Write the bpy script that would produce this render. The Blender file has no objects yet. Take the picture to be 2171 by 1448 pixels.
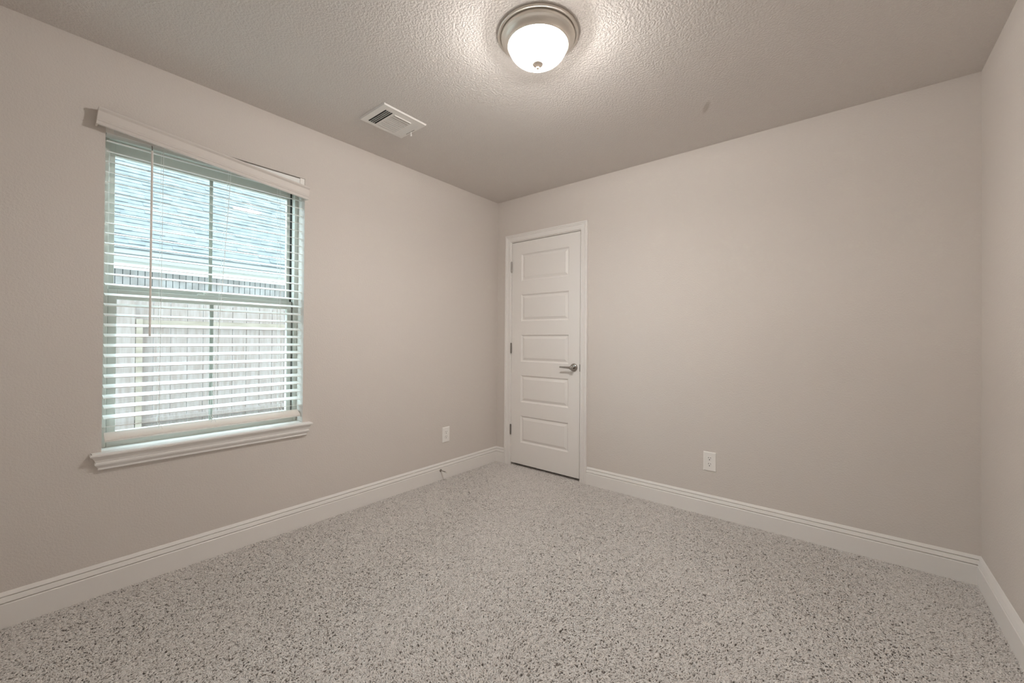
import bpy, bmesh, math, random
import numpy as np
from mathutils import Vector, Matrix

sc = bpy.context.scene
random.seed(7)
rng = np.random.default_rng(7)
COL = sc.collection

# ------------------------------------------------------------------ camera
F_PX, PY = 865.086, 715.26
YAW, PITCH, ROLL = 2.2571, 0.0058, 0.0074
CAM = Vector((2.5624, -2.9050, 1.1465))
fw = Vector((math.cos(YAW) * math.cos(PITCH), math.sin(YAW) * math.cos(PITCH), math.sin(PITCH)))
rt0 = Vector((math.sin(YAW), -math.cos(YAW), 0))
up0 = rt0.cross(fw)
rt = math.cos(ROLL) * rt0 + math.sin(ROLL) * up0
up = -math.sin(ROLL) * rt0 + math.cos(ROLL) * up0
cam_d = bpy.data.cameras.new('camera')
cam = bpy.data.objects.new('camera', cam_d)
COL.objects.link(cam)
M4 = Matrix.Identity(4)
for i in range(3):
    M4[i][0], M4[i][1], M4[i][2], M4[i][3] = rt[i], up[i], -fw[i], CAM[i]
cam.matrix_world = M4
cam_d.sensor_width = 36
cam_d.lens = F_PX * 36 / 2171
cam_d.shift_y = -(724 - PY) / 2171
cam_d.clip_start = 0.02
sc.camera = cam

# ------------------------------------------------------------------ sky, exposure
world = bpy.data.worlds.new('overcast_sky')
sc.world = world
world.use_nodes = True
bg = world.node_tree.nodes['Background']
bg.inputs['Color'].default_value = (0.74, 0.93, 1.0, 1)
SKY = 9.0
bg.inputs['Strength'].default_value = SKY
sc.view_settings.view_transform = 'Standard'
sc.view_settings.look = 'None'
sc.view_settings.exposure = 0.0
sc.view_settings.gamma = 1.0
sc.view_settings.use_curve_mapping = False
sc.cycles.max_bounces = 12
sc.cycles.diffuse_bounces = 8
sc.cycles.glossy_bounces = 4
sc.cycles.transparent_max_bounces = 16
sc.cycles.sample_clamp_indirect = 6
sc.cycles_curves.shape = 'THICK'
LAMP = 51.0          # W, both bulbs of the ceiling light
DOWN = 66.0  # W, both added spots that push more light downward
GLOW = 27.0         # glow of its frosted glass

# ------------------------------------------------------------------ materials
def nd(nt, kind, **kw):
    n = nt.nodes.new(kind)
    for k, v in kw.items():
        if k in n.inputs:
            n.inputs[k].default_value = v
        else:
            setattr(n, k, v)
    return n

def mat(name, color, rough=0.5, metal=0.0, spec=0.5):
    m = bpy.data.materials.new(name)
    m.use_nodes = True
    b = m.node_tree.nodes['Principled BSDF']
    b.inputs['Base Color'].default_value = (*color, 1)
    b.inputs['Roughness'].default_value = rough
    b.inputs['Metallic'].default_value = metal
    b.inputs['Specular IOR Level'].default_value = spec
    return m

def bump(m, scale, strength, dist, detail=2.0, rough=0.5, stretch=None, lo=None, hi=None):
    nt = m.node_tree
    b = nt.nodes['Principled BSDF']
    tc = nd(nt, 'ShaderNodeTexCoord')
    src = tc.outputs['Object']
    if stretch:
        mp = nd(nt, 'ShaderNodeMapping')
        mp.inputs['Scale'].default_value = stretch
        nt.links.new(src, mp.inputs['Vector'])
        src = mp.outputs['Vector']
    nz = nd(nt, 'ShaderNodeTexNoise', Scale=scale, Detail=detail, Roughness=rough)
    nt.links.new(src, nz.inputs['Vector'])
    h = nz.outputs['Fac']
    if lo is not None:
        mr = nd(nt, 'ShaderNodeMapRange')
        mr.interpolation_type = 'SMOOTHSTEP'
        mr.inputs['From Min'].default_value = lo
        mr.inputs['From Max'].default_value = hi
        nt.links.new(h, mr.inputs['Value'])
        h = mr.outputs['Result']
    bp = nd(nt, 'ShaderNodeBump', Strength=strength, Distance=dist)
    nt.links.new(h, bp.inputs['Height'])
    nt.links.new(bp.outputs['Normal'], b.inputs['Normal'])
    return nz

def mottle(m, ca, cb, scale, detail=3, stretch=None, lo=0.35, hi=0.65):
    nt = m.node_tree
    b = nt.nodes['Principled BSDF']
    tc = nd(nt, 'ShaderNodeTexCoord')
    src = tc.outputs['Object']
    if stretch:
        mp = nd(nt, 'ShaderNodeMapping')
        mp.inputs['Scale'].default_value = stretch
        nt.links.new(src, mp.inputs['Vector'])
        src = mp.outputs['Vector']
    nz = nd(nt, 'ShaderNodeTexNoise', Scale=scale, Detail=detail)
    nt.links.new(src, nz.inputs['Vector'])
    cr = nd(nt, 'ShaderNodeValToRGB')
    cr.color_ramp.elements[0].position = lo
    cr.color_ramp.elements[1].position = hi
    cr.color_ramp.elements[0].color = (*ca, 1)
    cr.color_ramp.elements[1].color = (*cb, 1)
    nt.links.new(nz.outputs['Fac'], cr.inputs['Fac'])
    nt.links.new(cr.outputs['Color'], b.inputs['Base Color'])

WALLC = (0.70, 0.655, 0.615)
m_wall = mat('wall_paint', WALLC, 0.85, spec=0.2)
bump(m_wall, 120, 0.5, 0.0032, 2.5, 0.65)
m_ceil = mat('ceiling_paint', (0.73, 0.69, 0.655), 0.9, spec=0.15)
bump(m_ceil, 105, 0.55, 0.0036, 3.0, 0.6, lo=0.38, hi=0.62)
# the faint scuff on the ceiling
nt = m_ceil.node_tree
b = nt.nodes['Principled BSDF']
tc = nd(nt, 'ShaderNodeTexCoord')
mp = nd(nt, 'ShaderNodeMapping')
mp.vector_type = 'TEXTURE'
mp.inputs['Location'].default_value = (1.960, -0.488, 2.44)
mp.inputs['Rotation'].default_value = (0, 0, math.atan2(0.124, -0.058))
mp.inputs['Scale'].default_value = (0.082, 0.020, 1.0)
ln = nd(nt, 'ShaderNodeVectorMath')
ln.operation = 'LENGTH'
mr = nd(nt, 'ShaderNodeMapRange')
mr.interpolation_type = 'SMOOTHSTEP'
mr.inputs['From Min'].default_value = 1.0
mr.inputs['From Max'].default_value = 0.4
mr.inputs['To Max'].default_value = 0.55
mx = nd(nt, 'ShaderNodeMixRGB')
mx.inputs['Color1'].default_value = b.inputs['Base Color'].default_value
mx.inputs['Color2'].default_value = (0.45, 0.40, 0.35, 1)
nt.links.new(tc.outputs['Object'], mp.inputs['Vector'])
nt.links.new(mp.outputs['Vector'], ln.inputs[0])
nt.links.new(ln.outputs['Value'], mr.inputs['Value'])
nt.links.new(mr.outputs['Result'], mx.inputs['Fac'])
nt.links.new(mx.outputs['Color'], b.inputs['Base Color'])

m_trim = mat('trim_paint', (0.86, 0.84, 0.815), 0.38)
m_door = mat('door_paint', (0.86, 0.84, 0.815), 0.42)
bump(m_door, 160, 0.06, 0.001, 2, stretch=(1, 1, 0.12))
m_blind = mat('blind_white', (0.86, 0.87, 0.85), 0.4)
m_val = mat('valance_white', (0.72, 0.675, 0.635), 0.5)
m_cream = mat('rail_cream', (0.82, 0.75, 0.69), 0.45)
m_bracket = mat('bracket_white', (0.92, 0.90, 0.86), 0.3)
m_cord = mat('cord_white', (0.85, 0.85, 0.83), 0.7)
m_wand = mat('wand_greige', (0.80, 0.75, 0.71), 0.35)
m_vinyl = mat('frame_vinyl', (0.60, 0.60, 0.555), 0.45)
m_muntin = mat('muntin_clay', (0.36, 0.38, 0.34), 0.5)
m_dark = mat('weatherstrip_black', (0.03, 0.03, 0.03), 0.7)
m_nickel = mat('satin_nickel', (0.42, 0.395, 0.365), 0.26, 1.0)
m_hinge = mat('hinge_nickel', (0.27, 0.25, 0.23), 0.35, 1.0)
m_pan = mat('brushed_nickel', (0.80, 0.76, 0.70), 0.45, 1.0)
m_plate = mat('plate_white', (0.90, 0.88, 0.85), 0.35)
m_slot = mat('slot_dark', (0.02, 0.02, 0.02), 0.8)
m_vent = mat('vent_white', (0.86, 0.84, 0.81), 0.4)
m_duct = mat('duct_dark', (0.035, 0.035, 0.037), 0.9)
m_rubber = mat('rubber_white', (0.8, 0.78, 0.74), 0.6)
m_floor = mat('carpet_backing', (0.56, 0.535, 0.512), 1.0, spec=0.0)

LAMPC = (1.0, 0.957, 0.922)
m_shade = bpy.data.materials.new('lamp_glass')      # frosted glass: glows and lets the bulbs' light through
m_shade.use_nodes = True
nt = m_shade.node_tree
b = nt.nodes['Principled BSDF']
b.inputs['Base Color'].default_value = (0.92, 0.91, 0.88, 1)
b.inputs['Roughness'].default_value = 0.25
b.inputs['Emission Color'].default_value = (*LAMPC, 1)
b.inputs['Emission Strength'].default_value = GLOW
tr = nd(nt, 'ShaderNodeBsdfTransparent')
ms = nd(nt, 'ShaderNodeMixShader')
ms.inputs[0].default_value = 0.55
nt.links.new(b.outputs[0], ms.inputs[1])
nt.links.new(tr.outputs[0], ms.inputs[2])
nt.links.new(ms.outputs[0], nt.nodes['Material Output'].inputs['Surface'])

m_glass = bpy.data.materials.new('window_glass')
m_glass.use_nodes = True
nt = m_glass.node_tree
nt.nodes.remove(nt.nodes['Principled BSDF'])
tr = nd(nt, 'ShaderNodeBsdfTransparent')
tr.inputs['Color'].default_value = (0.90, 0.96, 0.975, 1)
gl = nd(nt, 'ShaderNodeBsdfGlossy', Roughness=0.02)
lw = nd(nt, 'ShaderNodeLayerWeight')
p5 = nd(nt, 'ShaderNodeMath')
p5.operation = 'POWER'
p5.inputs[1].default_value = 5.0
fr = nd(nt, 'ShaderNodeMath')
fr.operation = 'MULTIPLY_ADD'
fr.inputs[1].default_value = 0.85
fr.inputs[2].default_value = 0.06
lw.inputs['Blend'].default_value = 0.5
nt.links.new(lw.outputs['Facing'], p5.inputs[0])
nt.links.new(p5.outputs[0], fr.inputs[0])
ms = nd(nt, 'ShaderNodeMixShader')
nt.links.new(fr.outputs[0], ms.inputs[0])
nt.links.new(tr.outputs[0], ms.inputs[1])
nt.links.new(gl.outputs[0], ms.inputs[2])
nt.links.new(ms.outputs[0], nt.nodes['Material Output'].inputs['Surface'])

# carpet pile
m_pile = bpy.data.materials.new('carpet_yarn')
m_pile.use_nodes = True
nt = m_pile.node_tree
b = nt.nodes['Principled BSDF']
b.inputs['Roughness'].default_value = 0.95
b.inputs['Specular IOR Level'].default_value = 0.1
hi_ = nd(nt, 'ShaderNodeHairInfo')
cr = nd(nt, 'ShaderNodeValToRGB')
els = cr.color_ramp.elements
els[0].position, els[0].color = 0.0, (0.56, 0.535, 0.513, 1)
els[1].position, els[1].color = 1.0, (0.74, 0.71, 0.685, 1)
e = els.new(0.30); e.color = (0.635, 0.608, 0.585, 1)
e = els.new(0.75); e.color = (0.685, 0.658, 0.634, 1)
nt.links.new(hi_.outputs['Random'], cr.inputs['Fac'])
nt.links.new(cr.outputs['Color'], b.inputs['Base Color'])

# outside
m_picket = mat('weathered_cedar', (0.5, 0.44, 0.4), 0.9)
mottle(m_picket, (0.1804, 0.1341, 0.1156), (0.2497, 0.2081, 0.1920), 9, 4, (1, 5, 0.55), 0.3, 0.7)
m_rail = mat('rail_pine', (0.62, 0.50, 0.36), 0.9)
mottle(m_rail, (0.190, 0.150, 0.115), (0.245, 0.200, 0.160), 6, 3, (1, 1, 5))
m_brick = mat('brick', (0.5, 0.45, 0.42), 0.9)
nt = m_brick.node_tree
b = nt.nodes['Principled BSDF']
tc = nd(nt, 'ShaderNodeTexCoord')
mp = nd(nt, 'ShaderNodeMapping')
mp.inputs['Rotation'].default_value = (0, math.radians(90), math.radians(90))
bt = nd(nt, 'ShaderNodeTexBrick', Scale=1.0)
bt.offset = 0.5
bt.inputs['Brick Width'].default_value = 0.205
bt.inputs['Row Height'].default_value = 0.075
bt.inputs['Mortar Size'].default_value = 0.006
bt.inputs['Color1'].default_value = (0.200, 0.172, 0.164, 1)
bt.inputs['Color2'].default_value = (0.250, 0.226, 0.216, 1)
bt.inputs['Mortar'].default_value = (0.140, 0.140, 0.140, 1)
sp = nd(nt, 'ShaderNodeSeparateXYZ')
cb = nd(nt, 'ShaderNodeCombineXYZ')
nt.links.new(tc.outputs['Object'], sp.inputs[0])
nt.links.new(sp.outputs['Y'], cb.inputs['X'])
nt.links.new(sp.outputs['Z'], cb.inputs['Y'])
nt.links.new(cb.outputs[0], bt.inputs['Vector'])
nt.links.new(bt.outputs['Color'], b.inputs['Base Color'])
m_soldier = mat('brick_soldier', (0.60, 0.555, 0.53), 0.9)
mottle(m_soldier, (0.2112, 0.1848, 0.1752), (0.2928, 0.2688, 0.2592), 5, 2)
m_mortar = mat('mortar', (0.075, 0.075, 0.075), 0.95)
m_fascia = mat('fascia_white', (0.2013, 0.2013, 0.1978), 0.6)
m_soffit = mat('soffit_grey', (0.80, 0.79, 0.76), 0.8)
m_shingle = mat('shingle_grey', (0.4, 0.4, 0.4), 0.85)
mottle(m_shingle, (0.0892, 0.0932, 0.0945), (0.1312, 0.1351, 0.1365), 7, 3, (1, 1, 1))
m_ground = mat('side_yard_soil', (0.20, 0.19, 0.16), 1.0)

# ------------------------------------------------------------------ mesh helpers
def new():
    return bmesh.new()

def box(bm, lo, hi, mtx=None):
    vs = [bm.verts.new((x, y, z)) for x in (lo[0], hi[0]) for y in (lo[1], hi[1]) for z in (lo[2], hi[2])]
    idx = ((0, 1, 3, 2), (4, 6, 7, 5), (0, 4, 5, 1), (2, 3, 7, 6), (0, 2, 6, 4), (1, 5, 7, 3))
    for f in idx:
        bm.faces.new([vs[i] for i in f])
    if mtx is not None:
        for v in vs:
            v.co = mtx @ v.co
    return vs

def tube(bm, pts, r, seg=8, caps=True):
    pts = [Vector(p) for p in pts]
    rings = []
    ref = None
    for i, p in enumerate(pts):
        d = (pts[min(i + 1, len(pts) - 1)] - pts[max(i - 1, 0)]).normalized()
        if ref is None:
            ref = Vector((0, 0, 1)) if abs(d.z) < 0.9 else Vector((0, 1, 0))
        a = d.cross(ref).normalized()
        c = a.cross(d).normalized()
        rr = r[i] if isinstance(r, (list, tuple)) else r
        rings.append([bm.verts.new(p + rr * (math.cos(2 * math.pi * k / seg) * a + math.sin(2 * math.pi * k / seg) * c)) for k in range(seg)])
    for i in range(len(rings) - 1):
        for k in range(seg):
            bm.faces.new((rings[i][k], rings[i][(k + 1) % seg], rings[i + 1][(k + 1) % seg], rings[i + 1][k]))
    if caps:
        bm.faces.new(rings[0][::-1])
        bm.faces.new(rings[-1])

def lathe(bm, prof, seg=64, mtx=None):
    """prof: (radius, z) pairs; radius 0 closes on the axis"""
    rings = []
    for r, z in prof:
        if r < 1e-6:
            rings.append([bm.verts.new((0, 0, z))])
        else:
            rings.append([bm.verts.new((r * math.cos(2 * math.pi * k / seg), r * math.sin(2 * math.pi * k / seg), z)) for k in range(seg)])
    for a, c in zip(rings, rings[1:]):
        for k in range(seg):
            k2 = (k + 1) % seg
            if len(a) == 1 and len(c) == 1:
                continue
            if len(a) == 1:
                bm.faces.new((a[0], c[k], c[k2]))
            elif len(c) == 1:
                bm.faces.new((a[k], a[k2], c[0]))
            else:
                bm.faces.new((a[k], a[k2], c[k2], c[k]))
    if mtx is not None:
        for ring in rings:
            for v in ring:
                v.co = mtx @ v.co

def sweep(bm, prof, path):
    """prof: closed list of (d, h); path: list of functions (d,h)->point, one per station"""
    rings = [[bm.verts.new(f(d, h)) for d, h in prof] for f in path]
    n = len(prof)
    for a, c in zip(rings, rings[1:]):
        for k in range(n):
            bm.faces.new((a[k], a[(k + 1) % n], c[(k + 1) % n], c[k]))
    bm.faces.new(rings[0][::-1])
    bm.faces.new(rings[-1])

def obj(name, bm, m, parent=None, smooth=False, bevel=None, loc=None, autosmooth=None):
    bmesh.ops.recalc_face_normals(bm, faces=bm.faces[:])
    me = bpy.data.meshes.new(name)
    if smooth:
        for f in bm.faces:
            f.smooth = True
    if autosmooth is not None:
        for f in bm.faces:
            f.smooth = True
        for e in bm.edges:
            if len(e.link_faces) == 2 and e.calc_face_angle(0) > autosmooth:
                e.smooth = False
    bm.to_mesh(me)
    bm.free()
    me.materials.append(m)
    o = bpy.data.objects.new(name, me)
    COL.objects.link(o)
    if parent is not None:
        o.parent = parent
        pt = parent
        base = Vector((0, 0, 0))
        while pt is not None:
            base += pt.location
            pt = pt.parent
        # geometry is given in world coordinates: move it into the parent's frame
        me.transform(Matrix.Translation(-base))
    elif loc is not None:
        o.location = loc
        me.transform(Matrix.Translation(-Vector(loc)))
    if bevel:
        md = o.modifiers.new('edge', 'BEVEL')
        md.width = bevel
        md.segments = 2
        md.limit_method = 'ANGLE'
        md.angle_limit = math.radians(40)
    return o

def tag(o, label, cat, kind=None, group=None):
    o['label'] = label
    o['category'] = cat
    if kind:
        o['kind'] = kind
    if group:
        o['group'] = group
    return o

def thing(name, label, cat, loc, kind=None, group=None):
    o = bpy.data.objects.new(name, None)
    COL.objects.link(o)
    o.location = loc
    o.empty_display_size = 0.05
    return tag(o, label, cat, kind, group)

# ------------------------------------------------------------------ room shell
RW, H, YF = 3.058, 2.44, -3.75
WY0, WY1, WZ0, WZ1 = -2.6535, -1.7855, 0.634, 2.120      # window opening
WT = 0.25                                                # thickness of the outer wall
DX0, DX1, DZ = 0.160, 0.914, 2.050                       # rough door opening

bm = new()
box(bm, (-WT, YF - 0.1, -0.1), (RW + 0.1, 0.75, -0.008))
tag(obj('floor', bm, m_floor), 'floor slab under the greige carpet of the empty room', 'floor', 'structure')
bm = new()
box(bm, (-WT, YF - 0.1, H), (RW + 0.1, 0.75, H + 0.1))
tag(obj('ceiling', bm, m_ceil), 'textured taupe ceiling with one round light and one air vent', 'ceiling', 'structure')

bm = new()
box(bm, (-WT, YF - 0.1, -0.1), (0, WY0, H))
box(bm, (-WT, WY1, -0.1), (0, 0.12, H))
box(bm, (-WT, WY0, -0.1), (0, WY1, WZ0 - 0.012))
box(bm, (-WT, WY0, WZ1), (0, WY1, H))
tag(obj('wall_left', bm, m_wall), 'taupe textured wall that holds the window with the white blind', 'wall', 'structure')
bm = new()
box(bm, (0, 0, -0.1), (DX0, 0.12, H))
box(bm, (DX1, 0, -0.1), (RW, 0.12, H))
box(bm, (DX0, 0, DZ), (DX1, 0.12, H))
tag(obj('wall_back', bm, m_wall), 'taupe textured wall that holds the white five panel door', 'wall', 'structure')
bm = new()
box(bm, (RW, YF - 0.1, -0.1), (RW + 0.1, 0.12, H))
tag(obj('wall_right', bm, m_wall), 'bare taupe wall without window, door or outlet', 'wall', 'structure')
bm = new()
box(bm, (0, YF - 0.1, -0.1), (RW, YF, H))
tag(obj('wall_front', bm, m_wall), 'taupe wall behind the viewpoint facing the white door', 'wall', 'structure')
bm = new()  # unseen shell added so the gaps around the door stay dark
box(bm, (-0.05, 0.45, -0.1), (1.25, 0.5, H))
box(bm, (-0.05, 0.12, -0.1), (0, 0.45, H))
box(bm, (1.2, 0.12, -0.1), (1.25, 0.45, H))
tag(obj('wall_light_block', bm, m_wall), 'unseen closet wall added behind the white door to keep daylight out', 'wall', 'structure')

# ------------------------------------------------------------------ baseboards
HB = 0.1395
BP = [(0, -0.008), (0.0145, -0.008), (0.0145, 0.0925), (0.0115, 0.0957), (0.0045, 0.0962), (0.0045, 0.0993), (0.0120, 0.1002), (0.0128, 0.1014),
      (0.0066, 0.1190), (0.0058, 0.1199), (0.0020, 0.1203), (0.0020, 0.1236), (0.0086, 0.1243), (0.0090, 0.1252), (0.0022, 0.1385), (0.0008, HB), (0, HB)]
bm = new()
sweep(bm, BP, [lambda d, h: (d, YF, h), lambda d, h: (d, -d, h)])
tag(obj('baseboard_left', bm, m_trim), 'white stepped baseboard below the window', 'baseboard', 'structure')
bm = new()
sweep(bm, BP, [lambda d, h: (d, -d, h), lambda d, h: (0.106, -d, h)])
tag(obj('baseboard_back', bm, m_trim), 'short white baseboard piece between room corner and door casing', 'baseboard', 'structure')
bm = new()
sweep(bm, BP, [lambda d, h: (0.9645, -d, h), lambda d, h: (RW - d, -d, h)])
tag(obj('baseboard_back', bm, m_trim), 'long white baseboard below the outlet, right of the door', 'baseboard', 'structure')
bm = new()
sweep(bm, BP, [lambda d, h: (RW - d, -d, h), lambda d, h: (RW - d, YF, h)])
tag(obj('baseboard_right', bm, m_trim), 'white stepped baseboard along the bare wall opposite the window', 'baseboard', 'structure')

# ------------------------------------------------------------------ carpet pile
def carpet():
    x0, x1, y0, y1 = 0.010, RW - 0.010, -3.35, -0.004
    dens = 42000
    n = int((x1 - x0) * (y1 - y0) * dens)
    px = rng.uniform(x0, x1, n)
    py = rng.uniform(y0, y1, n)
    # keep inside baseboards
    ok = (px > 0.006) & (px < RW - 0.006)
    # carpet stops at the door slab, under the door too
    ext = rng.uniform(0, 1, n) < 0.0
    px, py = px[ok], py[ok]
    # a strip under the door
    k = int((DX1 - DX0 - 0.04) * 0.11 * dens)
    px = np.concatenate([px, rng.uniform(DX0 + 0.02, DX1 - 0.02, k)])
    py = np.concatenate([py, rng.uniform(-0.004, 0.10, k)])
    n = len(px)
    # lay of the pile: slow swirls
    ph = (1.3 * np.sin(2.1 * px + 0.7 * py) + 1.1 * np.sin(1.7 * py - 1.3 * px + 1.0) + 0.9 * np.sin(5.3 * px + 3.1 * py))
    ang = ph * 0.9 + rng.normal(0, 0.8, n)
    L = rng.uniform(0.008, 0.0165, n)
    lift = rng.uniform(0.0, 1.0, n)
    ztop = -0.001 + 0.0042 * lift
    dx, dy = np.cos(ang), np.sin(ang)
    bend = rng.normal(0, 0.35, n)
    P = np.zeros((n, 4, 3), np.float32)
    for j, (t, zf) in enumerate(((0.0, 0.0), (0.28, 0.75), (0.68, 1.0), (1.0, 0.86))):
        a = bend * t * t
        P[:, j, 0] = px + L * t * (dx - a * dy)
        P[:, j, 1] = py + L * t * (dy + a * dx)
        P[:, j, 2] = -0.009 + (ztop + 0.009) * zf
    P[:, :, 0] = np.clip(P[:, :, 0], 0.0145, RW - 0.0145)
    inner = (py < -0.02)
    P[:, :, 1] = np.where(inner[:, None] | ((px > DX0) & (px < DX1))[:, None], P[:, :, 1], np.minimum(P[:, :, 1], -0.0145))
    hc = bpy.data.hair_curves.new('carpet_pile')
    hc.add_curves([4] * n)
    hc.position_data.foreach_set('vector', P.reshape(-1))
    ra = hc.attributes.new('radius', 'FLOAT', 'POINT') if 'radius' not in hc.attributes else hc.attributes['radius']
    rbase = rng.uniform(0.0013, 0.0022, n)
    R = rbase[:, None] * np.array([0.9, 1.15, 1.1, 0.55])[None, :]
    ra.data.foreach_set('value', R.astype(np.float32).reshape(-1))
    hc.materials.append(m_pile)
    o = bpy.data.objects.new('carpet_pile', hc)
    COL.objects.link(o)
    tag(o, 'greige twisted cut pile carpet covering the whole floor', 'carpet', 'stuff')
carpet()

# ------------------------------------------------------------------ window
win = thing('window_1', 'greige framed single hung window in the taupe wall behind the white blind', 'window', ((-0.12), (WY0 + WY1) / 2, WZ0), 'structure')
FX0, FX1 = -0.175, -0.086        # outer frame depth
fo = 0.022                       # outer frame face width
ZM = 1.352                       # meeting rail
def ring(bm, x0, x1, y0, y1, z0, z1, w, wb=None, wt=None):
    wb = w if wb is None else wb
    wt = w if wt is None else wt
    box(bm, (x0, y0, z0), (x1, y0 + w, z1))
    box(bm, (x0, y1 - w, z0), (x1, y1, z1))
    box(bm, (x0, y0 + w, z0), (x1, y1 - w, z0 + wb))
    box(bm, (x0, y0 + w, z1 - wt), (x1, y1 - w, z1))
bm = new()
ring(bm, FX0, FX1, WY0, WY1, WZ0 - 0.012, WZ1, fo, 0.046, 0.040)
ring(bm, FX0, -0.135, WY0 + fo, WY1 - fo, WZ0 + 0.03, WZ1 - 0.040, 0.008)
obj('frame', bm, m_vinyl, win, bevel=0.002)
uy0, uy1 = WY0 + fo + 0.002, WY1 - fo - 0.002
us = obj('upper_sash', (lambda b_: (ring(b_, -0.160, -0.137, uy0, uy1, ZM - 0.026, WZ1 - 0.042, 0.0235, 0.074, 0.068), b_)[1])(new()), m_vinyl, win, bevel=0.0015)
ls = obj('lower_sash', (lambda b_: (ring(b_, -0.130, -0.102, uy0, uy1, WZ0 + 0.032, ZM + 0.018, 0.031, 0.036, 0.046), b_)[1])(new()), m_vinyl, win, bevel=0.0015)
bm = new()
box(bm, (-0.132, uy0 - 0.002, ZM + 0.012), (-0.1255, uy1 + 0.002, ZM + 0.0185))
box(bm, (-0.1345, WY1 - fo - 0.0075, ZM + 0.02), (-0.126, WY1 - fo - 0.002, WZ1 - 0.03))
box(bm, (-0.110, WY1 - fo - 0.0085, WZ0 + 0.05), (-0.100, WY1 - fo - 0.0055, ZM + 0.02))
obj('weatherstrip', bm, m_dark, win)
for nm, x, a0, a1, par in (('glass', -0.1485, ZM + 0.048, WZ1 - 0.110, us), ('glass', -0.116, WZ0 + 0.068, ZM - 0.026, ls)):
    bm = new()
    w = 0.0235 if par is us else 0.031
    vs = [bm.verts.new((x, y, z)) for y, z in ((uy0 + w, a0), (uy1 - w, a0), (uy1 - w, a1), (uy0 + w, a1))]
    bm.faces.new(vs)
    obj(nm, bm, m_glass, par)
    bm = new()
    yc = (uy0 + uy1) / 2 - 0.004
    box(bm, (x + 0.001, yc - 0.0085, a0), (x + 0.007, yc + 0.0085, a1))
    obj('muntin', bm, m_muntin, par, bevel=0.002)
bm = new()
box(bm, (-0.1, -2.29, ZM + 0.018), (-0.118, -2.215, ZM + 0.024))
tube(bm, [(-0.109, -2.253, ZM + 0.024), (-0.109, -2.253, ZM + 0.034)], 0.008, 12)
box(bm, (-0.113, -2.256, ZM + 0.028), (-0.088, -2.244, ZM + 0.034))
obj('sash_lock', bm, m_vinyl, ls, bevel=0.001)
# stool and apron moulding, returned at both ends
SP = [(0.038, WZ0 - 0.0015), (0.0415, WZ0 - 0.003), (0.043, WZ0 - 0.007), (0.0415, WZ0 - 0.0125), (0.036, WZ0 - 0.0155),
      (0.0325, WZ0 - 0.022), (0.0275, WZ0 - 0.031), (0.0245, WZ0 - 0.040), (0.0235, WZ0 - 0.0425), (0.0270, WZ0 - 0.0445), (0.0272, WZ0 - 0.0500),
      (0.0255, WZ0 - 0.0545), (0.0205, WZ0 - 0.0600), (0.0165, WZ0 - 0.0660), (0.0150, WZ0 - 0.0680), (0.0165, WZ0 - 0.0695),
      (0.0165, WZ0 - 0.0745), (0.0140, WZ0 - 0.0775), (0.0, WZ0 - 0.0775)]
bm = new()
rings = []
ya, yb = WY0 + 0.004, WY1 + 0.002
for d, z in SP:
    rings.append([bm.verts.new(p) for p in ((0, ya - d, z), (d, ya - d, z), (d, yb + d, z), (0, yb + d, z))])
for a, c in zip(rings, rings[1:]):
    for k in range(4):
        bm.faces.new((a[k], a[(k + 1) % 4], c[(k + 1) % 4], c[k]))
d = SP[0][0]
bm.faces.new([bm.verts.new(p) for p in ((-0.0005, ya - d, WZ0), (d - 0.002, ya - d + 0.002, WZ0), (d - 0.002, yb + d - 0.002, WZ0), (-0.0005, yb + d, WZ0))])
box(bm, (-0.0865, WY0, WZ0 - 0.012), (0.0005, WY1, WZ0))
q = [bm.verts.new(p) for p in ((d, ya - d, WZ0 - 0.0015), (d - 0.002, ya - d + 0.002, WZ0), (d - 0.002, yb + d - 0.002, WZ0), (d, yb + d, WZ0 - 0.0015))]
bm.faces.new(q)
obj('sill', bm, m_trim, win)

# ------------------------------------------------------------------ blind
bl = thing('window_blind', 'white wide slat blind half open in the window, with drooping valance and tilt wand', 'blind', (-0.04, (WY0 + WY1) / 2, WZ0 + 0.03))
BX, SW = -0.040, 0.050
SY0, SY1 = WY0 + 0.0075, WY1 - 0.0060
def slat_mtx(z, tilt, xc=BX):
    return Matrix.Translation((xc, 0, z)) @ Matrix.Rotation(tilt, 4, 'Y')
TILT = math.radians(14.5)         # room edge lower
for i in range(28):
    bm = new()
    z = 2.0375 - 0.04655 * i
    t = TILT + math.radians(random.uniform(-0.8, 0.8)) + (math.radians(-1.5) if i > 24 else 0)
    dy = random.uniform(-0.0015, 0.0015)
    box(bm, (-SW / 2, SY0 + dy, -0.0014), (SW / 2, SY1 + dy, 0.0014), slat_mtx(z, t))
    obj('slat', bm, m_blind, bl)
bm = new()
box(bm, (-SW / 2, SY0, -0.0014), (SW / 2, SY1, 0.0014), slat_mtx(0.7365, math.radians(-8.6)))
obj('slat', bm, m_blind, bl)
bm = new()
box(bm, (-0.025, SY0 + 0.004, -0.007), (0.025, SY1, 0.007), slat_mtx(0.689, math.radians(36)))
obj('bottom_rail', bm, m_cream, bl, bevel=0.002)
bm = new()
box(bm, (-0.064, WY0 + 0.004, 2.060), (-0.006, WY1 - 0.003, 2.1155))
obj('headrail', bm, m_blind, bl, bevel=0.002)
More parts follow.
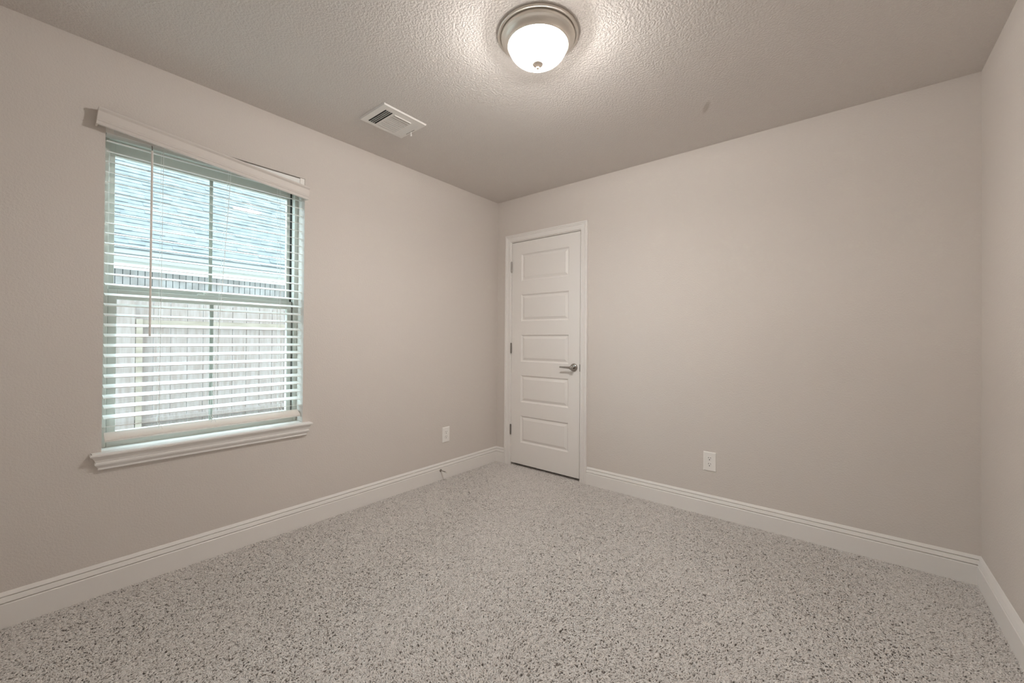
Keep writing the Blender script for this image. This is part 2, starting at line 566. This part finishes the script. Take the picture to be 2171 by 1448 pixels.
for y0_, y1_ in ((WY0 + 0.0006, WY0 + 0.027), (WY1 - 0.027, WY1 - 0.0006)):
    bm = new()
    box(bm, (-0.067, y0_, 2.1155), (-0.004, y1_, 2.1190))
    box(bm, (-0.006, y0_, 2.062), (-0.003, y1_, 2.1190))
    yo = y0_ if y0_ < -2.2 else y1_ - 0.0018
    box(bm, (-0.067, yo, 2.060), (-0.004, yo + 0.0018, 2.1190))
    obj('mounting_bracket', bm, m_bracket, bl, bevel=0.001)
# valance: moulded board slipped down at the far end, with short returns
def valance():
    # outline in (depth from the wall, height) at the slipped angle
    P = [(0.040, 0.0385), (0.047, 0.0385), (0.0535, 0.0350), (0.0545, 0.0290), (0.0505, 0.0235), (0.0475, 0.0200), (0.0475, -0.0120),
         (0.0510, -0.0165), (0.0520, -0.0220), (0.0490, -0.0265), (0.0490, -0.0330), (0.0520, -0.0360), (0.0510, -0.0405), (0.040, -0.0405)]
    yl, yr = VY0, VY1
    ang = VANG
    zc = lambda y: VZC + (y - (yl + yr) / 2) * math.tan(ang)
    bm = new()
    def st(y):
        return lambda d, h: (d, y - (h * math.sin(ang)), zc(y) + h)
    sweep(bm, P, [st(yl), st(yr)])
    for y in (yl, yr - 0.007):
        Q = [(0.004, -0.0385), (0.040, -0.0385), (0.040, 0.0385), (0.004, 0.0385)]
        sweep(bm, Q, [st(y), st(y + 0.007)])
    return bm
VY0, VY1, VANG, VZC = -2.684, -1.781, math.radians(-5.65), 2.067
obj('valance', valance(), m_val, bl, bevel=0.0012)
# ladders: two ladder cords and one lift cord each
def ladder(yt, yb_, wob):
    for x in (-0.0625, -0.0155):
        bm = new()
        pts = [(x, yt + (yb_ - yt) * k / 10 + (0.0008 * math.sin(3 * k) if k < 10 else 0), 2.06 + (0.735 - 2.06) * k / 10) for k in range(11)]
        pts += [(x + (0.004 if x > -0.03 else -0.002), yb_ + wob * 0.5, 0.718), (x + (0.012 if x < -0.03 else 0.001), yb_ + wob, 0.700)]
        tube(bm, pts, 0.00085, 6)
        obj('ladder_cord', bm, m_cord, bl)
    bm = new()
    tube(bm, [(BX, yt + 0.004, 2.06), (BX, yb_ + 0.004, 0.70)], 0.0008, 6)
    obj('lift_cord', bm, m_cord, bl)
ladder(-2.450, -2.455, 0.012)
ladder(-2.166, -2.240, 0.016)
ladder(-1.918, -1.905, 0.016)
bm = new()
tube(bm, [(-0.0015, -2.4945, 2.035), (-0.0005, -2.4950, 1.6), (0.0, -2.4956, 1.1545)], 0.0046, 6)
tube(bm, [(0.0, -2.4956, 1.1545), (0.0, -2.4956, 1.150)], 0.0052, 6)
w_ = obj('tilt_wand', bm, m_wand, bl)
bm = new()
tube(bm, [(-0.008, -2.4945, 2.060), (-0.003, -2.4945, 2.052), (-0.0015, -2.4945, 2.034)], 0.0022, 6)
obj('wand_hook', bm, m_nickel, w_)

# ------------------------------------------------------------------ door
dr = thing('door_1', 'white five panel closet door with satin lever near the room corner', 'door', (0.5365, 0, 0), 'structure')
SX0, SX1, SZ0, SZ1 = 0.1800, 0.8930, 0.0260, 2.0325
# jamb
bm = new()
box(bm, (DX0, 0.0, -0.008), (SX0 - 0.003, 0.12, DZ))
box(bm, (SX1 + 0.0042, 0.0, -0.008), (DX1, 0.12, DZ))
box(bm, (SX0 - 0.003, 0.0, SZ1 + 0.0060), (SX1 + 0.0042, 0.12, DZ))
box(bm, (SX0 - 0.003, 0.038, -0.008), (SX0 + 0.010, 0.075, SZ1))
box(bm, (SX1 - 0.010, 0.038, -0.008), (SX1 + 0.0042, 0.075, SZ1))
box(bm, (SX0 + 0.010, 0.038, SZ1 - 0.010), (SX1 - 0.010, 0.075, SZ1 + 0.006))
obj('jamb', bm, m_trim, dr)
# casing: one mitred sweep up, over and down
CP = [(0, 0), (0, 0.0080), (0.0030, 0.0110), (0.0070, 0.0110), (0.0085, 0.0075), (0.012, 0.0085), (0.026, 0.0105), (0.036, 0.0125), (0.0400, 0.0175),
      (0.0445, 0.0180), (0.0460, 0.0145), (0.049, 0.0150), (0.0510, 0.0195), (0.059, 0.0195), (0.0615, 0.0170), (0.0615, 0)]   # (across from the inner edge, proud of the wall)
ix0, ix1, iz = 0.1695, 0.9030, 2.0445
bm = new()
sweep(bm, CP, [lambda a, p: (ix0 - a, -p, -0.008), lambda a, p: (ix0 - a, -p, iz + a), lambda a, p: (ix1 + a, -p, iz + a), lambda a, p: (ix1 + a, -p, -0.008)])
obj('casing', bm, m_trim, dr)
# slab with five moulded panels
def slab():
    bm = new()
    th = 0.035
    pans = [(1.9200 - 0.3643 * k - 0.242, 1.9200 - 0.3643 * k) for k in range(5)][::-1]
    px0, px1 = 0.2875, 0.7870
    steps = [(0.0, 0.0), (0.0025, 0.0035), (0.0100, 0.0105), (0.0150, 0.0115), (0.0340, 0.0030), (0.0350, 0.0016)]
    def quad(p):
        bm.faces.new([bm.verts.new(v) for v in p])
    def rect(x0, x1, z0, z1, y=0.0):
        quad([(x0, y, z0), (x1, y, z0), (x1, y, z1), (x0, y, z1)])
    rect(SX0, px0, SZ0, SZ1)
    rect(px1, SX1, SZ0, SZ1)
    zz = SZ0
    for z0, z1 in pans:
        rect(px0, px1, zz, z0)
        zz = z1
        for (a, ya_), (c, yc_) in zip(steps, steps[1:]):
            A = [(px0 + a, ya_, z0 + a), (px1 - a, ya_, z0 + a), (px1 - a, ya_, z1 - a), (px0 + a, ya_, z1 - a)]
            C = [(px0 + c, yc_, z0 + c), (px1 - c, yc_, z0 + c), (px1 - c, yc_, z1 - c), (px0 + c, yc_, z1 - c)]
            for k in range(4):
                quad([A[k], A[(k + 1) % 4], C[(k + 1) % 4], C[k]])
        a, y = steps[-1]
        rect(px0 + a, px1 - a, z0 + a, z1 - a, y)
    rect(px0, px1, zz, SZ1)
    rect(SX0, SX1, SZ0, SZ1, th)
    quad([(SX0, 0, SZ0), (SX0, th, SZ0), (SX0, th, SZ1), (SX0, 0, SZ1)])
    quad([(SX1, 0, SZ0), (SX1, th, SZ0), (SX1, th, SZ1), (SX1, 0, SZ1)])
    quad([(SX0, 0, SZ0), (SX1, 0, SZ0), (SX1, th, SZ0), (SX0, th, SZ0)])
    quad([(SX0, 0, SZ1), (SX1, 0, SZ1), (SX1, th, SZ1), (SX0, th, SZ1)])
    bmesh.ops.remove_doubles(bm, verts=bm.verts[:], dist=1e-5)
    return bm
sl = obj('slab', slab(), m_door, dr)
for zc in (1.816, 1.071, 0.326):
    bm = new()
    xk = SX0 - 0.0015
    tube(bm, [(xk, -0.0065, zc - 0.0445), (xk, -0.0065, zc + 0.0445)], 0.0065, 12)
    for s in (-1, 1):
        tube(bm, [(xk, -0.0065, zc + s * 0.0445), (xk, -0.0065, zc + s * 0.0475)], 0.0045, 10)
    box(bm, (xk - 0.001, -0.004, zc - 0.0445), (xk + 0.001, 0.02, zc + 0.0445))
    obj('hinge', bm, m_hinge, dr)
hx, hz = 0.8400, 0.9225
hd = obj('lever_handle', (lambda b_: (lathe(b_, [(0, 0.0135), (0.012, 0.0135), (0.024, 0.0125), (0.030, 0.0095), (0.0325, 0.005), (0.0335, 0.0)], 40,
         Matrix.Translation((hx, 0, hz)) @ Matrix.Rotation(math.radians(90), 4, 'X')), b_)[1])(new()), m_nickel, dr, autosmooth=math.radians(35))
bm = new()
tube(bm, [(hx, -0.010, hz), (hx, -0.030, hz), (hx, -0.040, hz)], [0.0125, 0.011, 0.0115], 20)
tube(bm, [(hx, -0.040, hz), (hx, -0.0555, hz), (hx, -0.058, hz)], [0.0145, 0.0145, 0.011], 20)
n = 9
rings = []
for k in range(n):
    t = k / (n - 1)
    x = hx + 0.004 - 0.112 * t
    yy = -0.049 + 0.003 * math.sin(math.pi * t)
    hh = 0.0105 * (1 - t) + 0.0062 * t
    dd = 0.0062 * (1 - t) + 0.0042 * t
    zz = hz + 0.002 * t
    rings.append([bm.verts.new((x, yy + dd * math.cos(a), zz + hh * math.sin(a))) for a in [2 * math.pi * j / 14 for j in range(14)]])
for a, c in zip(rings, rings[1:]):
    for k in range(14):
        bm.faces.new((a[k], a[(k + 1) % 14], c[(k + 1) % 14], c[k]))
bm.faces.new(rings[0]); bm.faces.new(rings[-1][::-1])
obj('lever', bm, m_nickel, hd, autosmooth=math.radians(40))
bm = new()
box(bm, (SX1 - 0.0012, -0.0008, hz - 0.029), (SX1 + 0.0044, 0.012, hz + 0.029))
obj('latch_plate', bm, mat('latch_bronze', (0.13, 0.115, 0.10), 0.4, 1.0), dr)

# ------------------------------------------------------------------ ceiling light
LX, LY = 1.547, -1.506
lt = thing('ceiling_light', 'lit round flush mount light with brushed nickel rim and frosted glass bowl', 'lamp', (LX, LY, H))
T = Matrix.Translation((LX, LY, H))
bm = new()
lathe(bm, [(0, -0.0005), (0.1700, -0.0005), (0.1710, -0.003), (0.1705, -0.0085), (0.1680, -0.0110), (0.1605, -0.0118), (0.1588, -0.0060), (0.1568, -0.0060),
           (0.1565, -0.0190), (0.1545, -0.0235), (0.1500, -0.0265), (0.1460, -0.0280), (0.1400, -0.0325), (0.1340, -0.0390), (0.1308, -0.0455), (0.1305, -0.0485),
           (0.1280, -0.0510), (0.1250, -0.0505), (0.1240, -0.0470), (0.1225, -0.0440), (0, -0.0440)], 96, T)
obj('pan', bm, m_pan, lt, autosmooth=math.radians(28))
bm = new()
R0, D0, zr = 0.1232, 0.077, -0.0462
prof = [(R0, zr + 0.001)]
for k in range(1, 25):
    a = math.radians(90 * k / 24)
    prof.append((R0 * math.cos(a) ** 0.96 if k < 24 else 0.0, zr - D0 * math.sin(a)))
lathe(bm, prof, 96, T)
obj('glass_shade', bm, m_shade, lt, smooth=True)
bm = new()
zb = zr - D0
lathe(bm, [(0, zb - 0.0005), (0.0205, zb + 0.0005), (0.0225, zb - 0.0015), (0.0205, zb - 0.0040), (0.0120, zb - 0.0065), (0.0055, zb - 0.0085), (0.0045, zb - 0.0105),
           (0.0068, zb - 0.0135), (0.0072, zb - 0.0165), (0.0055, zb - 0.0200), (0.0, zb - 0.0215)], 40, T)
obj('finial', bm, mat('finial_brass_nickel', (0.92, 0.85, 0.77), 0.4, 1.0), lt, autosmooth=math.radians(40))

def bulb_or_fill(kind, energy, off, z, size):
    ld = bpy.data.lights.new('bulb_or_fill', kind)
    ld.energy = energy
    ld.color = LAMPC
    ld.shadow_soft_size = size
    lo_ = bpy.data.objects.new('bulb_or_fill', ld)
    COL.objects.link(lo_)
    lo_.parent = lt
    lo_.location = (off * rt0.x, off * rt0.y, z)
    return ld
for sgn in (-1, 1):
    bulb_or_fill('POINT', LAMP * 0.5, sgn * 0.060, -0.066, 0.020)
    dn = bulb_or_fill('SPOT', DOWN * 0.5, sgn * 0.060, -0.072, 0.024)      # added spot at each bulb, standing in for light off the pan
    dn.spot_size = math.radians(165)
    dn.spot_blend = 0.75

# ------------------------------------------------------------------ ceiling vent
VX0, VX1, VYa, VYb = 0.352, 0.606, -1.635, -1.340
vt = thing('ceiling_vent', 'white three way ceiling air register with damper lever', 'vent', ((VX0 + VX1) / 2, (VYa + VYb) / 2, H))
uv = lambda u, v: (VX0 + u * (VX1 - VX0), VYa + v * (VYb - VYa))
zf = H - 0.0085
banks = [(0.11, 0.82, 0.135, 0.30), (0.11, 0.80, 0.345, 0.745), (0.11, 0.82, 0.79, 0.915)]
bm = new()
def fplate(u0, u1, v0, v1):
    a, c = uv(u0, v0), uv(u1, v1)
    box(bm, (a[0], a[1], zf), (c[0], c[1], zf + 0.0015))
vb = [0.012] + [x for bk in banks for x in bk[2:]] + [0.988]
for k in range(0, len(vb), 2):
    fplate(0.014, 0.986, vb[k], vb[k + 1])
for u0, u1, v0, v1 in banks:
    fplate(0.014, u0, v0, v1)
    fplate(u1, 0.986, v0, v1)
# flared rim down from the ceiling to the face
o4 = [uv(0, 0), uv(1, 0), uv(1, 1), uv(0, 1)]
i4 = [uv(0.035, 0.035), uv(0.965, 0.035), uv(0.965, 0.965), uv(0.014, 0.986)]
for k in range(4):
    a, c = o4[k], o4[(k + 1) % 4]
    e_, g_ = i4[k], i4[(k + 1) % 4]
    bm.faces.new([bm.verts.new(p) for p in ((*a, H - 0.0006), (*c, H - 0.0006), (*g_, zf), (*e_, zf))])
obj('frame', bm, m_vent, vt)
bm = new()
a, c = uv(0.08, 0.11), uv(0.86, 0.94)
box(bm, (a[0], a[1], H - 0.0012), (c[0], c[1], H - 0.0004))
obj('duct_opening', bm, m_duct, vt)
def louver(p0, p1, w, tilt, th=0.0006):
    bm = new()
    d = Vector((p1[0] - p0[0], p1[1] - p0[1], 0))
    L_ = d.length
    ang = math.atan2(d.y, d.x)
    mtx = Matrix.Translation((p0[0], p0[1], zf + 0.0012)) @ Matrix.Rotation(ang, 4, 'Z') @ Matrix.Rotation(tilt, 4, 'X')
    box(bm, (0, -w / 2, -th), (L_, w / 2, th), mtx)
    obj('louver', bm, m_vent, vt)
for k in range(1, 4):
    v = 0.135 + 0.165 * k / 4
    louver(uv(0.11, v), uv(0.82, v), 0.0062, math.radians(80), 0.0008)
for k in range(9):
    u = 0.11 + 0.69 * (k + 0.5) / 9
    louver(uv(u, 0.345), uv(u, 0.745), 0.0226, math.radians(9))
louver(uv(0.795, 0.36), uv(0.795, 0.735), 0.0095, math.radians(80))
for k in range(4):
    v = 0.79 + 0.125 * (k + 0.5) / 4
    louver(uv(0.11, v), uv(0.82, v), 0.0105, math.radians(-28))
bm = new()
a = uv(0.455, 0.955)
box(bm, (a[0] - 0.0035, a[1] - 0.002, zf - 0.018), (a[0] + 0.0035, a[1] + 0.002, zf))
tube(bm, [(a[0], a[1] - 0.003, zf - 0.019), (a[0], a[1] + 0.003, zf - 0.019)], 0.0065, 12)
obj('damper_lever', bm, m_bracket, vt)
bm = new()
a, c = uv(0.28, 0.943), uv(0.60, 0.951)
box(bm, (a[0], a[1], zf - 0.0004), (c[0], c[1], zf + 0.0008))
obj('lever_slot', bm, m_slot, vt)
for u, v in ((0.455, 0.085), ):
    bm = new()
    a = uv(u, v)
    lathe(bm, [(0, -0.0022), (0.0025, -0.0018), (0.0042, -0.0004), (0.0042, 0.0006)], 16, Matrix.Translation((a[0], a[1], zf)))
    obj('screw', bm, m_bracket, vt)

# ------------------------------------------------------------------ outlets
def outlet(name_label, center, face):
    """face: 'back' (plate looks to -y) or 'left' (plate looks to +x)"""
    t = thing('wall_outlet', name_label, 'outlet', center)
    if face == 'back':
        mt = Matrix.Translation(center) @ Matrix(((1, 0, 0, 0), (0, 0, -1, 0), (0, 1, 0, 0), (0, 0, 0, 1)))
    else:
        mt = Matrix.Translation(center) @ Matrix(((0, 0, 1, 0), (1, 0, 0, 0), (0, 1, 0, 0), (0, 0, 0, 1)))
    # local: x across, y up, z out of the wall
    bm = new()
    w, h = 0.0385, 0.0620
    prof = [(0, 0.0), (0, 0.0025), (0.0018, 0.0048), (0.0055, 0.0060)]
    rs = [[bm.verts.new(p) for p in ((-w + a, -h + a, z), (w - a, -h + a, z), (w - a, h - a, z), (-w + a, h - a, z))] for a, z in prof]
    for a, c in zip(rs, rs[1:]):
        for k in range(4):
            bm.faces.new((a[k], a[(k + 1) % 4], c[(k + 1) % 4], c[k]))
    bm.faces.new(rs[-1])
    for v in bm.verts:
        v.co = mt @ v.co
    obj('cover_plate', bm, m_plate, t)
    for s in (1, -1):
        bm = new()
        yc = 0.0195 * s
        pts = []
        for j in range(28):
            a = 2 * math.pi * j / 28
            pts.append((0.0172 * math.cos(a), max(-0.0142, min(0.0142, 0.0172 * math.sin(a)))))
        lo = [bm.verts.new(mt @ Vector((x, yc + y, 0.0058))) for x, y in pts]
        hi = [bm.verts.new(mt @ Vector((x * 0.97, yc + y * 0.97, 0.0074))) for x, y in pts]
        for k in range(28):
            bm.faces.new((lo[k], lo[(k + 1) % 28], hi[(k + 1) % 28], hi[k]))
        bm.faces.new(hi)
        rc = obj('receptacle', bm, m_plate, t)
        bm = new()
        box(bm, (-0.0077, yc + 0.0015, 0.0071), (-0.0053, yc + 0.0100, 0.00765), mt)
        box(bm, (0.0053, yc + 0.0022, 0.0071), (0.0075, yc + 0.0093, 0.00765), mt)
        lathe(bm, [(0, 0.00765), (0.0030, 0.00765), (0.0030, 0.0071)], 14, mt @ Matrix.Translation((0, yc - 0.0072, 0)))
        obj('slots', bm, m_slot, rc)
    bm = new()
    lathe(bm, [(0, 0.0072), (0.0022, 0.0070), (0.0030, 0.0058)], 14, mt)
    obj('screw', bm, m_plate, t)
outlet('white duplex outlet low on the bare wall right of the door', Vector((1.8705, 0, 0.3570)), 'back')
outlet('white duplex outlet low on the window wall above the door stop', Vector((0, -0.6330, 0.3590)), 'left')

# ------------------------------------------------------------------ door stop on the baseboard
ds = thing('door_stop', 'small dark metal door stop with white tip sticking out of the baseboard', 'door stop', (0.0145, -0.697, 0.080))
bm = new()
X = Matrix.Translation((0.0145, -0.697, 0.080)) @ Matrix.Rotation(math.radians(90), 4, 'Y')
lathe(bm, [(0, 0.007), (0.006, 0.007), (0.0105, 0.004), (0.0115, 0.0)], 20, X)
obj('base', bm, m_nickel, ds)
bm = new()
tube(bm, [(0.019, -0.697, 0.080), (0.079, -0.697, 0.080)], 0.0042, 12)
obj('rod', bm, m_nickel, ds)
bm = new()
lathe(bm, [(0.0052, 0.063), (0.0060, 0.066), (0.0060, 0.074), (0.0045, 0.077), (0, 0.0775)], 16, X)
obj('tip', bm, m_rubber, ds)

# ------------------------------------------------------------------ outside: ground, fence, neighbouring house
ZG = -0.28
bm = new()
box(bm, (-14, -14, ZG - 0.1), (-WT - 0.02, 10, ZG))
tag(obj('ground', bm, m_ground), 'bare side yard ground between the wall and the fence', 'ground', 'structure')

fn = thing('wooden_fence', 'weathered wooden privacy fence with dog eared pickets outside the window', 'fence', (-3.0, -2.0, ZG))
YP = -2.105
def picket(y, x):
    bm = new()
    w = 0.138
    top = 1.531 + random.uniform(-0.006, 0.006)
    e = 0.026
    pr = [(-w / 2, ZG + 0.02), (w / 2, ZG + 0.02), (w / 2, top - e), (w / 2 - e, top), (-w / 2 + e, top), (-w / 2, top - e)]
    a = [bm.verts.new((x, y + p, z)) for p, z in pr]
    c = [bm.verts.new((x + 0.015, y + p, z)) for p, z in pr]
    bm.faces.new(a); bm.faces.new(c[::-1])
    for k in range(6):
        bm.faces.new((a[k], a[(k + 1) % 6], c[(k + 1) % 6], c[k]))
    obj('picket', bm, m_picket, fn)
for k in range(13):
    picket(YP - 0.025 - 0.0712 - 0.1425 * k, -2.985)
for k in range(20):
    picket(YP + 0.0712 + 0.1425 * k - 0.02, -3.055)
for z0 in (1.275, 0.262):
    bm = new()
    box(bm, (-3.040, YP + 0.02, z0), (-3.0015, 0.85, z0 + 0.0465))
    obj('rail', bm, m_rail if z0 > 1 else m_picket, fn)
    bm = new()
    box(bm, (-3.040, -4.15, z0), (-3.0015, YP - 0.02, z0 + 0.0465))
    obj('rail', bm, m_rail if z0 > 1 else m_picket, fn)
bm = new()
box(bm, (-3.038, YP - 0.02, ZG), (-2.970, YP + 0.030, 1.33))
obj('post', bm, m_rail, fn)

nh = thing('neighbour_house', 'brick house with grey shingle roof and white eave beyond the fence', 'house', (-6.1, -1.5, ZG))
XW, XE = -6.05, -5.62            # brick face, fascia face
YA, YB = -10.0, 7.0
ZE0, ZE1 = 2.285, 2.455          # fascia bottom and top
bm = new()
box(bm, (XW - 0.2, YA, ZG), (XW, YB, ZE0 - 0.33))
obj('brick_wall', bm, m_brick, nh)
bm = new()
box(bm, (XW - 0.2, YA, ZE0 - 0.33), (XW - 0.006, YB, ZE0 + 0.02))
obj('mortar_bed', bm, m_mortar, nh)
bm = new()
y = -6.0
while y < 4.5:
    box(bm, (XW - 0.05, y, ZE0 - 0.325), (XW, y + 0.076, ZE0 - 0.095))
    y += 0.0865
obj('soldier_course', bm, m_soldier, nh)
bm = new()
box(bm, (XW - 0.01, YA, ZE0), (XE - 0.02, YB, ZE0 + 0.015))
box(bm, (XW - 0.02, YA, ZE0 - 0.095), (XW + 0.018, YB, ZE0))
obj('soffit', bm, m_soffit, nh)
bm = new()
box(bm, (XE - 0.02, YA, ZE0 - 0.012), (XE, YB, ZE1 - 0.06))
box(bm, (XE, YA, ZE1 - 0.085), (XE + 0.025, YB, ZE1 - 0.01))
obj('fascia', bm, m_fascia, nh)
# shingle roof: overlapping courses, tabs of uneven thickness
bm = new()
pitch = math.radians(45)
ex = 0.112
ncourse = 27
cx_, sx_ = math.cos(pitch), math.sin(pitch)
for i in range(ncourse):
    s0, s1 = i * ex, (i + 1) * ex + 0.02
    y = -9.0 + random.uniform(0, 0.2)
    while y < 6.0:
        w = random.choice((0.14, 0.19, 0.25, 0.33))
        t = random.choice((0.008, 0.011, 0.017))
        def pt(s, n_, yy):
            return (XE + 0.035 - s * cx_ - n_ * -sx_, yy, ZE1 - 0.01 + s * sx_ + n_ * cx_)
        q = [pt(s0, 0, y), pt(s0, 0, y + w), pt(s0, t, y + w), pt(s0, t, y), pt(s1, 0.001, y), pt(s1, 0.001, y + w)]
        v = [bm.verts.new(p) for p in q]
        bm.faces.new((v[0], v[1], v[2], v[3]))
        bm.faces.new((v[3], v[2], v[5], v[4]))
        bm.faces.new((v[0], v[3], v[4]))
        bm.faces.new((v[1], v[5], v[2]))
        y += w
obj('shingle_roof', bm, m_shingle, nh)
bm = new()
p0 = (XE + 0.03, ZE1 - 0.022)
v = [bm.verts.new(p) for p in ((p0[0], YA, p0[1]), (p0[0], YB, p0[1]), (p0[0] - 3.2 * cx_, YB, p0[1] + 3.2 * sx_), (p0[0] - 3.2 * cx_, YA, p0[1] + 3.2 * sx_))]
bm.faces.new(v)
obj('roof_deck', bm, m_shingle, nh)
